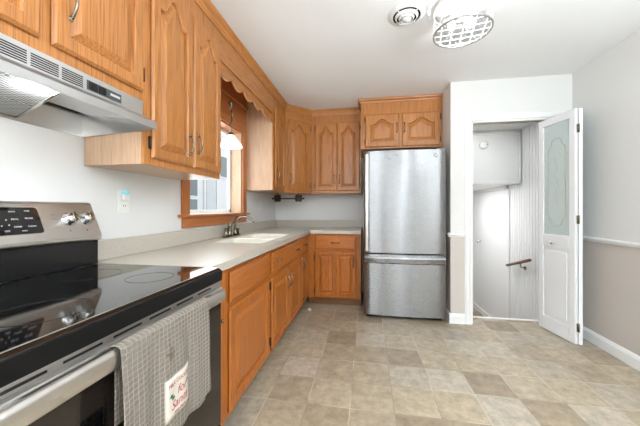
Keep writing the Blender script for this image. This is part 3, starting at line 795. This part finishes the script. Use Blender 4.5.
# ------------------------------------------------------------------ range
RY0, RY1 = .330, 1.132
rg = thing('range', 'stainless and black glass-top electric range', 'range', (0, 0, 0))
XF = -.650
MB().box(L + .03, XF, RY0 + .003, RY1 - .003, .06, .893).build('body', M['black'], rg)
MB().box(L + .06, XF - .03, RY0 + .03, RY1 - .03, .001, .06).build('plinth', M['black_matte'], rg)
# cooktop
ck = MB().prism([(L + .095, .893), (L + .095, .915), (-.640, .915), (-.626, .908), (-.622, .893), (-.622, .862), (-.6495, .862), (-.6495, .893)], 1, RY0, RY1).build('cooktop', M['black_glass'], rg, .002)
MB().box(-.640, -.636, RY0 + .002, RY1 - .002, .9148, .9162).build('cooktop_trim', M['steel_y'], rg)
for cx, cy, r in ((-.80, .58, .10), (-.80, .93, .08), (-1.06, .58, .08), (-1.06, .93, .10)):
    MB().lathe([(r, 0), (r, .0004), (r - .0025, .0004), (r - .0025, 0)], (cx, cy, .9152), n=48, smooth=False, cap=False).build('burner_mark', plain('burner_print', (40, 40, 42), .2), rg)
MB().box(-.6218, -.6205, RY0 + .001, RY1 - .001, .8625, .905).build('front_edge', plain('black_front_edge', (9, 9, 10), .45, spec=.25), rg)
# backguard: black riser and sloping steel console
MB().box(L + .012, -1.238, RY0 + .004, RY1 - .012, .9155, 1.03).build('riser', M['black'], rg, .004)
bgp = [(L + .008, 1.028), (-1.232, 1.028), (-1.222, 1.036), (-1.222, 1.050), (-1.283, 1.190), (-1.292, 1.200), (L + .008, 1.202)]
con = MB().prism(bgp, 1, RY0 + .002, RY1 - .006).build('console', M['steel_y'], rg, .004)
p0 = Vector((-1.222, 0, 1.050)); p1 = Vector((-1.283, 0, 1.190)); vdir = (p1 - p0).normalized(); nrm = Vector((vdir.z, 0, -vdir.x)).normalized()
def onface(y, v, out=0): return p0 + Vector((0, y, 0)) + vdir * v + nrm * out
def faceplate(ys, vs_, t, name, mat, parent, r=.012):
    m = MB(); y0, y1 = ys; v0, v1 = vs_; pts = []
    sk_ = .0
    for cy, cv, s in ((y1 - r, v1 - r, 0), (y0 + r, v1 - r, 1), (y0 + r, v0 + r, 2), (y1 - r, v0 + r, 3)):
        for k in range(5):
            th = s * PI / 2 + k * PI / 8; pts.append((cy + r * math.cos(th), cv + r * math.sin(th)))
    n = len(pts); m.add([onface(a, b, .0004) for a, b in pts] + [onface(a, b, t) for a, b in pts],
        [tuple(range(n)), tuple(range(n, 2 * n))] + [(i, (i + 1) % n, n + (i + 1) % n, n + i) for i in range(n)])
    return m.build(name, mat, parent)
faceplate((.607, .899), (.028, .140), .0012, 'display_bezel', M['chrome'], con, .014)
disp = faceplate((.610, .896), (.031, .137), .0022, 'display', M['black_glass'], con, .012)
# legends on the display
rotm = Matrix((Vector((0, 1, 0)), vdir, nrm)).transposed().to_euler()
def legend(s, y, v, size):
    text_mesh(s, size, 'legend', M['lettering'], disp, onface(y, v, .0026), rotm, .0003)
for s, y, v in (('BAKE', .815, .120), ('KEEP', .861, .122), ('BROIL', .817, .090), ('PROBE', .860, .092), ('CONV', .819, .060), ('CLEAN', .862, .060)):
    legend(s, y, v, .0085)
    legend('______' if False else s[::-1].title()[:4], y + .004, v - .010, .006) if False else None
for y, v in ((.770, .085), (.791, .088), (.774, .066), (.795, .068)):
    d_ = MB().lathe([(.0001, .0), (.0022, 0), (.0022, .0006), (.0001, .0006)], onface(y, v, .0022), nrm, 10); d_.build('legend', M['lettering'], disp)
legend('OFF', .785, .045, .009); legend('START', .835, .043, .006)
for y in (.935, .935):
    pass
text_mesh('OVEN', .0055, 'legend', plain('grey_print', (120, 118, 116), .5), con, onface(.945, .105, .0005), rotm, .0002)
text_mesh('CONTROL', .0055, 'legend', bpy.data.materials['grey_print'], con, onface(.945, .085, .0005), rotm, .0002)
for y in (1.003, 1.074):
    c_ = onface(y, .083, 0)
    k = MB().lathe([(.029, 0), (.029, .004), (.0245, .006), (.023, .026), (.020, .030), (.0001, .030)], c_, nrm, 28)
    ko = k.build('knob', M['chrome'], con)
    g = MB().lathe([(.0001, 0), (.0001, 0)], (0, 0, 0)) if False else MB()
    u_ = Vector((0, 1, 0)); 
    hw_, hl_ = .005, .021
    cc = [c_ + nrm * h + u_ * (a * hw_) + vdir * (b_ * hl_) for h in (.0302, .037) for a, b_ in ((-1, -1), (1, -1), (1, 1), (-1, 1))]
    g.add(cc, [(0, 1, 2, 3), (4, 5, 6, 7), (0, 1, 5, 4), (1, 2, 6, 5), (2, 3, 7, 6), (3, 0, 4, 7)]).build('grip', M['nickel'], ko, .001)
    MB().lathe([(.0035, 0), (.0035, .0006), (.0001, .0006)], onface(y - .01, .03, .0003), nrm, 10).build('legend', bpy.data.materials['grey_print'], con)
# oven door, handle, drawer
dr = MB().box(-.6495, -.622, RY0 + .006, RY1 - .006, .245, .790).build('door', M['brown_glass'], rg, .004)
MB().box(-.622, -.6212, RY0 + .10, RY1 - .55 + .0, .33, .70).build('window', M['black_glass'], dr)
MB().box(-.6495, -.614, RY0 + .006, RY1 - .006, .7905, .838).build('top_rail', M['steel_y'], dr, .006)
vs_ = MB().box(-.6495, -.626, RY0 + .006, RY1 - .006, .8382, .8618).build('vent_strip', M['steel_y'], rg, .002)
sl = MB()
for k in range(6):
    y = RY0 + .04 + k * .118; sl.box(-.6255, -.6245, y, y + .088, .8465, .8520)
sl.build('vent_slots', M['black_matte'], vs_)
hd = MB().prism([(-.598, .793), (-.586, .790), (-.5795, .796), (-.577, .815), (-.578, .832), (-.586, .840), (-.598, .836)], 1, RY0 + .012, RY1 - .05).build('handle', M['steel_y'], dr, .003)
for y in (RY0 + .05, RY1 - .095):
    MB().box(-.6139, -.598, y, y + .03, .80, .83).build('handle_post', M['steel_y'], hd, .003)
dw = MB().box(-.6495, -.622, RY0 + .006, RY1 - .006, .075, .238).build('drawer', M['black'], rg, .004)

# towel over the oven handle
tw = thing('towel', 'taupe checked dish towel with a stitched patch hanging from the oven handle', 'towel')
ty0, ty1 = .572, .940
NY, NZ = 60, 50
def towel_pt(iy, s):
    """s: arc length from the back hem over the bar to the front hem"""
    u = iy / NY; y = ty0 + (ty1 - ty0) * u
    back = .20; over = .055; front = .335
    wav = .0045 * math.sin(u * 15 + .5) + .003 * math.sin(u * 31 + 2)
    tot = back + over + front
    d_ = s * tot
    if d_ < back:
        z = .838 - (back - d_); x = -.5925 - .002 * 0
        x = -.6045; y += .018 * (1 - u)
    elif d_ < back + over:
        th = (d_ - back) / over; a_ = PI * (1 - th)
        x = -.588 + .0165 * math.cos(a_); z = .838 + .0075 * math.sin(a_)
    else:
        f = (d_ - back - over) / front
        hem = front + .006 * math.sin(u * 9) + (-.012 if u > .9 else 0) + .012 * (1 - u)
        z = .838 - f * hem
        x = -.5718 + (wav + .004) * min(1, f * 2.2) + .006 * f * (1 - u)
        y += .004 * math.sin(f * 7 + 1) * f
    return (x, y, z)
vs = [towel_pt(i, j / NZ) for j in range(NZ + 1) for i in range(NY + 1)]
fs = [(j * (NY + 1) + i, j * (NY + 1) + i + 1, (j + 1) * (NY + 1) + i + 1, (j + 1) * (NY + 1) + i) for j in range(NZ) for i in range(NY)]
tm = MB().add(vs, fs, True).build('cloth', M['towel'], tw)
sm_ = tm.modifiers.new('thick', 'SOLIDIFY'); sm_.thickness = .0022; sm_.offset = 1
# patch (follows the towel surface)
pm = MB(); py0, py1, pz0, pz1 = .708, .822, .562, .678
def front_x(y, z):
    u = (y - ty0) / (ty1 - ty0); f = (.838 - z) / .335
    wav = .0045 * math.sin(u * 15 + .5) + .003 * math.sin(u * 31 + 2)
    return -.5718 + (wav + .004) * min(1, f * 2.2) + .006 * f * (1 - u)
n_ = 10
def patch_sheet(y0, y1, z0, z1, off, name, mat, parent):
    v = [(front_x(y0 + (y1 - y0) * i / n_, z0 + (z1 - z0) * j / n_) + off, y0 + (y1 - y0) * i / n_, z0 + (z1 - z0) * j / n_) for j in range(n_ + 1) for i in range(n_ + 1)]
    f = [(j * (n_ + 1) + i, j * (n_ + 1) + i + 1, (j + 1) * (n_ + 1) + i + 1, (j + 1) * (n_ + 1) + i) for j in range(n_) for i in range(n_)]
    o = MB().add(v, f, True).build(name, mat, parent); md = o.modifiers.new('t', 'SOLIDIFY'); md.thickness = .001; md.offset = 0; return o
patch_sheet(py0 - .003, py1 + .003, pz0 - .003, pz1 + .003, .0034, 'patch_edge', M['grey_fab'], tw)
pa = patch_sheet(py0, py1, pz0, pz1, .0044, 'patch', M['patch'], tw)
R3 = (PI / 2, 0, PI / 2)
def ptext(s, size, y, z, mat, shear=0, rot=0):
    o = text_mesh(s, size, 'lettering', mat, pa, (0, 0, 0), (0, 0, 0), .0002, shear=shear)
    mt_ = Matrix.Translation((0, y, z)) @ Matrix.Rotation(PI / 2, 4, 'Z') @ Matrix.Rotation(PI / 2, 4, 'X') @ Matrix.Rotation(rot, 4, 'Z')
    o.data.transform(mt_)
    for v in o.data.vertices: v.co.x += front_x(v.co.y, v.co.z) + .0056
ptext('MILK COOKIES', .0145, .765, .658, M['red'])
ptext('for', .034, .776, .628, M['red'], .3)
ptext('Santa', .036, .765, .595, M['red'], .3)
ptext('stop here', .013, .765, .572, M['red'], .3)
for yy_, zz_, rr_ in ((.728, .628, .4), (.736, .619, -.5), (.806, .632, .3)):
    hl = MB().add([(0, yy_ + .011 * math.cos(rr_ + t * PI / 4) * (1 if t % 2 == 0 else .55), zz_ + .006 * math.sin(rr_ + t * PI / 4) * (1 if t % 2 == 0 else .7)) for t in range(8)], [tuple(range(8))]).build('holly_leaf', M['green'], pa)
    for v in hl.data.vertices: v.co.x = front_x(v.co.y, v.co.z) + .0056

# ------------------------------------------------------------------ range hood
hy0, hy1 = .362, 1.120
ho = thing('range_hood', 'stainless under-cabinet range hood with lit lamp', 'hood', (0, 0, 0))
T_ = .0025
Hm = MB()
front = [(-1.002, 1.660), (-1.002, 1.598), (-.930, 1.557), (-.930, 1.528), (-.9335, 1.528), (-.9335, 1.554), (-1.0055, 1.595), (-1.0055, 1.6575), (L + .003, 1.6575), (L + .003, 1.660)]
Hm.prism(front, 1, hy0, hy1)
side = [(L + .003, 1.6574), (-1.0057, 1.6574), (-1.0057, 1.5955), (-.9337, 1.5545), (-.9337, 1.528), (-.96, 1.528), (L + .003, 1.510)]
Hm.prism(side, 1, hy0, hy0 + T_).prism(side, 1, hy1 - T_, hy1)
Hm.box(L + .003, L + .006, hy0 + T_, hy1 - T_, 1.510, 1.657)
hb = Hm.build('hood_shell', M['hood'], ho)
MB().add([(-.9345, hy0 + .003, 1.5605), (-.9345, hy1 - .003, 1.5605), (-1.30, hy1 - .003, 1.615), (-1.30, hy0 + .003, 1.615)], [(0, 1, 2, 3)]).build('inner_baffle', M['hood'], ho)
gr = MB()
slots = [(.600, .680), (.690, .768), (.778, .848), (.51, .590), (.42, .50)]
for (a_, b_) in slots:
    for k in range(6):
        z = 1.604 + k * .0072; gr.box(-1.0019, -1.0012, a_, b_, z, z + .0038)
gr.build('louver_slots', M['black_matte'], ho)
cpn = MB().box(-1.0019, -.9995, .862, 1.005, 1.606, 1.640).build('control_panel', plain('panel_grey', (72, 74, 74), .3), ho)
for a_, b_ in ((.868, .900), (.906, .934)):
    MB().box(-.9994, -.9955, a_, b_, 1.610, 1.636).build('rocker_switch', M['black'], cpn, .001)
MB().box(-.9994, -.9986, .955, .998, 1.620, 1.629).build('badge', M['lettering'], cpn)
ft = MB().add([(-.962, .40, 1.540), (-.962, .735, 1.540), (-1.318, .86, 1.522), (-1.318, .40, 1.522), (-.962, .40, 1.549), (-.962, .735, 1.549), (-1.318, .86, 1.530), (-1.318, .40, 1.530)],
    [(0, 1, 2, 3), (4, 5, 6, 7), (0, 1, 5, 4), (1, 2, 6, 5), (2, 3, 7, 6), (3, 0, 4, 7)]).build('mesh_filter', M['filter'], ho)
MB().tube([(-.962, .738, 1.541), (-1.316, .864, 1.522)], .005, 8).tube([(-1.32, .40, 1.521), (-1.32, .86, 1.521)], .005, 8).build('filter_frame', M['chrome'], ft)
MB().lathe([(.0001, -.014), (.022, -.01), (.03, .0), (.03, .012), (.0001, .012)], (-.975, .70, 1.548), n=20).build('lamp_lens', M['lens'], ho)
point('hood_lamp', (-.985, .70, 1.505), 1.9, (.93, .96, 1), .02)

# ------------------------------------------------------------------ refrigerator
fr_ = thing('refrigerator', 'stainless bottom-freezer refrigerator between the oak cabinets and the doorway', 'refrigerator', (.389, 3.06, 0))
hw = .419
MB().box(-hw + .004, hw - .004, .068, .86, .035, 1.775).build('body', plain('fridge_side', (86, 88, 90), .45), fr_, .004)
MB().box(-hw + .03, hw - .03, .05, .80, .001, .035).build('base_grille', M['black_matte'], fr_)
def bowed(z0, z1, name, y1=.062, inset=0, extra=0):
    n = 24; pts = [(-hw + .012 * 0, y1)]
    P_ = []
    for i in range(n + 1):
        u = -1 + 2 * i / n; y = -.024 * (1 - u * u) + (.010 * max(0, abs(u) - .96) / .04) - extra
        P_.append((u * hw, y))
    m = MB(); k = len(P_); ring_ = [(-hw, y1)] + P_ + [(hw, y1)]; q = len(ring_)
    m.add([(x, y, z0) for x, y in P_] + [(x, y, z1) for x, y in P_], [(i, i + 1, k + i + 1, k + i) for i in range(k - 1)], True)   # bowed face
    m.add([(x, y, z0) for x, y in ring_], [tuple(range(q))]); m.add([(x, y, z1) for x, y in ring_], [tuple(range(q))])
    for (xa, ya), (xb, yb) in ((ring_[0], ring_[1]), (ring_[-2], ring_[-1]), (ring_[-1], ring_[0])):
        m.add([(xa, ya, z0), (xb, yb, z0), (xb, yb, z1), (xa, ya, z1)], [(0, 1, 2, 3)])
    return m
up = bowed(.705, 1.790, 'door').build('door', M['steel_h'], fr_); lo = bowed(.042, .690, 'drawer').build('drawer', M['steel_h'], fr_)
# door handle: slim upright blade at the left edge
hp = []
hm_ = MB()
for z0_, z1_ in ((.72, 1.755),):
    hm_.prism([(-hw + .012, -.001), (-hw + .012, -.026), (-hw + .02, -.034), (-hw + .044, -.034), (-hw + .048, -.026), (-hw + .040, -.012), (-hw + .036, -.0045)], 2, z0_, z1_)
hm_.build('handle', M['steel_y'], up, .003)
n = 20; pts = [(-hw + .012 + (2 * hw - .024) * i / n) for i in range(n + 1)]
hv = []; 
for x in pts:
    u = x / hw; y = -.024 * (1 - u * u) - .0006
    hv += [(x, y, .662), (x, y - .020, .664), (x, y - .026, .650), (x, y - .018, .604), (x, y, .592)]
hf = [(i * 5 + j, i * 5 + (j + 1) % 5, (i + 1) * 5 + (j + 1) % 5, (i + 1) * 5 + j) for i in range(n) for j in range(5)] + [(0, 1, 2, 3, 4), tuple(n * 5 + j for j in range(5))]
MB().add(hv, hf).build('handle', M['steel_h'], lo)
bx_ = .702 - .389
bad = MB().lathe([(.0001, .0), (.019, 0), (.019, .003), (.016, .004), (.0001, .004)], (bx_, -.0105, 1.728), (0, -1, 0), 28).build('round_badge', plain('badge_grey', (130, 132, 136), .35, .5), up)
text_mesh('GE', .019, 'lettering', M['chrome'], bad, (bx_, -.0147, 1.728), (PI / 2, 0, 0), .0004, shear=.3)
MB().lathe([(.006, 0), (.006, .003), (.0001, .003)], (.756 - .389, -.0058, 1.657), (0, -1, 0), 12).build('lock_plug', M['rubber'], up)
MB().lathe([(.009, 0), (.009, .002), (.004, .005), (.0001, .005)], (.243 - .389, -.0215, .305), (0, -1, 0), 14).build('round_sticker', plain('pale_sticker', (205, 200, 192), .5), lo)
MB().box(hw - .09, hw - .01, .0, .06, 1.7905, 1.806).build('hinge_cover', M['rubber'], fr_, .004)
MB().box(hw - .045, hw - .006, .002, .058, .692, .703).build('hinge', M['rubber'], fr_)

# ------------------------------------------------------------------ lights and small fittings
# ceiling cage lamp
LX, LY = .600, 1.915
lp = thing('ceiling_lamp', 'round white wire-cage drum ceiling lamp, lit', 'lamp', (LX, LY, H))
RR = .168
z0_, z1_ = -.175, -.028
MB().lathe([(.0001, -.030), (.10, -.030), (.155, -.022), (.165, -.012), (.165, -.001), (.0001, -.001)], n=40).build('ceiling_pan', M['lamp_white'], lp)
def ring(r, z, t=.006, nseg=48): return [(r * math.cos(2 * PI * i / nseg), r * math.sin(2 * PI * i / nseg), z) for i in range(nseg)]
low = MB().tube(ring(RR, z0_), .0065, 8, closed=True).build('lower_ring', M['lamp_ring'], lp)
MB().tube(ring(RR, z1_), .005, 8, closed=True).build('upper_ring', M['lamp_white'], lp)
cg = MB(); nw = 9
for i in range(nw):
    for sgn in (-1, 1):
        pts = [(RR * math.cos(2 * PI * i / nw + sgn * t * .55 / 6), RR * math.sin(2 * PI * i / nw + sgn * t * .55 / 6), z0_ + (z1_ - z0_) * t / 6) for t in range(7)]
        cg.tube(pts, .0028, 6, False)
cg.build('side_wires', M['lamp_white'], lp)
bw = MB()
for sgn in (-1, 1):
    for k in range(-2, 3):
        d0 = k * .062; h_ = math.sqrt(max(RR ** 2 - d0 ** 2, 0)); a_ = math.radians(45 * sgn + 35)
        dx, dy = math.cos(a_), math.sin(a_)
        pts = [(-dy * d0 + dx * h_ * t, dx * d0 + dy * h_ * t, z0_ - .004 * (1 - t * t)) for t in (-1, -.5, 0, .5, 1)]
        bw.tube(pts, .0024, 6, False)
bw.build('lit_prism_lines', emit('lit_prism_glow', (255, 252, 248), .9), lp)
MB().lathe([(.0001, z0_ + .008), (RR - .008, z0_ + .008), (RR - .008, z0_ + .011), (.0001, z0_ + .011)], n=40).build('glass_disc', M['lampglass'], lp)
for k in range(3):
    a_ = 2 * PI * k / 3 + .4; x, y = .065 * math.cos(a_), .065 * math.sin(a_)
    s_ = MB().lathe([(.014, -.03), (.014, -.062), (.011, -.066)], (x, y, 0), n=14).build('bulb_socket', M['lamp_white'], lp)
    MB().lathe([(.0001, -.135), (.014, -.130), (.024, -.112), (.024, -.098), (.013, -.075), (.011, -.067)], (x, y, 0), n=16).build('bulb', M['bulb'], s_)
point('ceiling_lamp_light', (LX, LY, H - .125), 3.4, (.9, .95, 1), .008)
# round air diffuser
vn = thing('ceiling_vent', 'round white air diffuser in the ceiling beside the lamp', 'vent', (.262, 1.945, H))
MB().lathe([(.120, -.0005), (.117, -.005), (.094, -.018), (.089, -.016), (.089, -.002)], n=40, cap=False).build('outer_flange', M['lamp_white'], vn)
MB().lathe([(.0001, -.0012), (.088, -.0012), (.0885, -.0145)], n=32, cap=False).build('duct', M['black_matte'], vn)
MB().lathe([(.076, -.016), (.066, -.031), (.062, -.031), (.072, -.015)], n=40, cap=False).build('cone', M['lamp_white'], vn)
MB().lathe([(.052, -.022), (.044, -.037), (.040, -.037), (.048, -.021)], n=40, cap=False).build('cone', M['lamp_white'], vn)
MB().lathe([(.0001, -.046), (.012, -.045), (.030, -.038), (.033, -.032), (.0001, -.030)], n=32, cap=False).build('centre_disc', M['lamp_white'], vn)
sp_ = MB()
for k in range(4):
    a_ = PI / 4 + k * PI / 2; dx, dy = math.cos(a_), math.sin(a_)
    sp_.tube([(dx * .02, dy * .02, -.034), (dx * .091, dy * .091, -.013)], .004, 6)
sp_.build('spokes', M['lamp_white'], vn)

# pendant over the sink
PX, PY = -1.16, 2.262
pd = thing('pendant_lamp', 'small pendant with a lit white cone shade over the sink', 'lamp', (PX, PY, 0))
MB().lathe([(.05, 2.4345), (.048, 2.423), (.02, 2.416), (.0001, 2.416)], n=24).build('canopy', M['bronze'], pd)
MB().tube([(0, 0, 2.417), (0, 0, 2.085)], .0018, 6).build('chain', M['bronze'], pd)
MB().lathe([(.0001, 2.092), (.024, 2.090), (.020, 2.078), (.009, 2.055), (.006, 2.03)], n=16).build('finial', M['nickel'], pd)
MB().tube([(0, 0, 2.035), (.004, .018, 1.99), (.003, .014, 1.94), (-.003, -.012, 1.90), (0, 0, 1.85), (0, 0, 1.82)], [.006, .009, .006, .006, .009, .008], 10).build('stem', M['nickel'], pd)
MB().lathe([(.012, 1.832), (.024, 1.824), (.026, 1.808)], n=20).build('shade_cap', M['bronze'], pd)
MB().lathe([(.024, 1.812), (.034, 1.800), (.062, 1.765), (.094, 1.722), (.096, 1.708), (.092, 1.708), (.089, 1.722), (.058, 1.762), (.030, 1.796), (.022, 1.806)], n=36, cap=False).build('shade', M['shade'], pd)
MB().ball((0, 0, 1.752), .022).build('bulb', M['bulb'], pd)
point('pendant_light', (PX, PY, 1.700), .9, (1, .96, .9), .03)

# outlet with night light
ou = thing('wall_outlet', 'white double outlet plate above the counter near the range', 'outlet', (L, 1.350, 1.212), RL)
MB().box(-.038, .038, -.005, -.0005, -.062, .062).build('cover_plate', M['plastic'], ou, .002)
for z in (-.024, .024):
    r_ = MB().box(-.016, .016, -.0075, -.005, z - .014, z + .014).build('receptacle', M['plastic'], ou, .002)
    MB().box(-.008, -.005, -.0079, -.0074, z - .005, z + .006).box(.005, .008, -.0079, -.0074, z - .005, z + .006).build('slots', M['dark'], r_)
nl = thing('night_light', 'small glowing green-blue night light plugged into the outlet by the range', 'night light', (L, 1.350, 1.240), RL)
MB().box(-.018, .018, -.026, -.0082, -.022, .012).build('plug_body', M['plastic'], nl, .003)
MB().lathe([(.016, .012), (.017, .020), (.014, .028), (.008, .033), (.0001, .034)], (0, -.018, 0), n=18).build('glowing_cap', M['nlight'], nl)
sw_ = thing('light_switch', 'white light switch on the left wall near the corner', 'switch', (L, 3.36, 1.215), RL)
MB().box(-.035, .035, -.005, -.0005, -.058, .058).build('cover_plate', M['plastic'], sw_, .002)
MB().box(-.005, .005, -.014, -.005, -.010, .012).build('toggle', M['plastic'], sw_, .001)

# towel bar under the corner cabinet
pt_ = thing('paper_towel_holder', 'dark bronze bar with two scrolled brackets under the corner cabinet', 'towel holder', (-1.034, 3.55, ZB))
pt_.location = (-1.034, 3.60, ZB)
MB().tube([(-.205, 0, -.068), (.205, 0, -.068)], .009, 10).ball((-.212, 0, -.068), .013).ball((.212, 0, -.068), .013).build('bar', M['bronze'], pt_)
for x in (-.145, .145):
    b_ = MB().box(x - .014, x + .014, -.02, .02, -.0045, -.0005).tube([(x, 0, -.004), (x, 0, -.03)], .006, 8)
    for k in range(4):
        a_ = k * PI / 2 + PI / 4
        b_.tube(([(x + .03 * math.cos(a_) + .020 * math.cos(t * PI / 5), 0, -.064 + .03 * math.sin(a_) + .020 * math.sin(t * PI / 5)) for t in range(10)]), .0085, 6, closed=True)
    b_.lathe([(.040, -.003), (.040, .003)], (x, 0, -.064), (0, 1, 0), 20)
    b_.lathe([(.014, -.01), (.014, .01)], (x, 0, -.068), (0, 1, 0), 12)
    b_.build('bracket', M['bronze'], pt_)

# white scrap on the floor by the toe kick
sc_ = MB(); random.seed(2)
ico = []
bm = bmesh.new(); bmesh.ops.create_icosphere(bm, subdivisions=2, radius=.022)
for v in bm.verts: v.co *= random.uniform(.7, 1.15); v.co.z = max(v.co.z * .6, -.012)
me = bpy.data.meshes.new('crumpled_paper'); bm.to_mesh(me); bm.free(); me.materials.append(M['plastic'])
so = bpy.data.objects.new('crumpled_paper', me); C.objects.link(so); so.location = (-.655, 3.17, .0125)
tag(so, 'small crumpled white paper on the floor at the corner toe kick', 'paper')
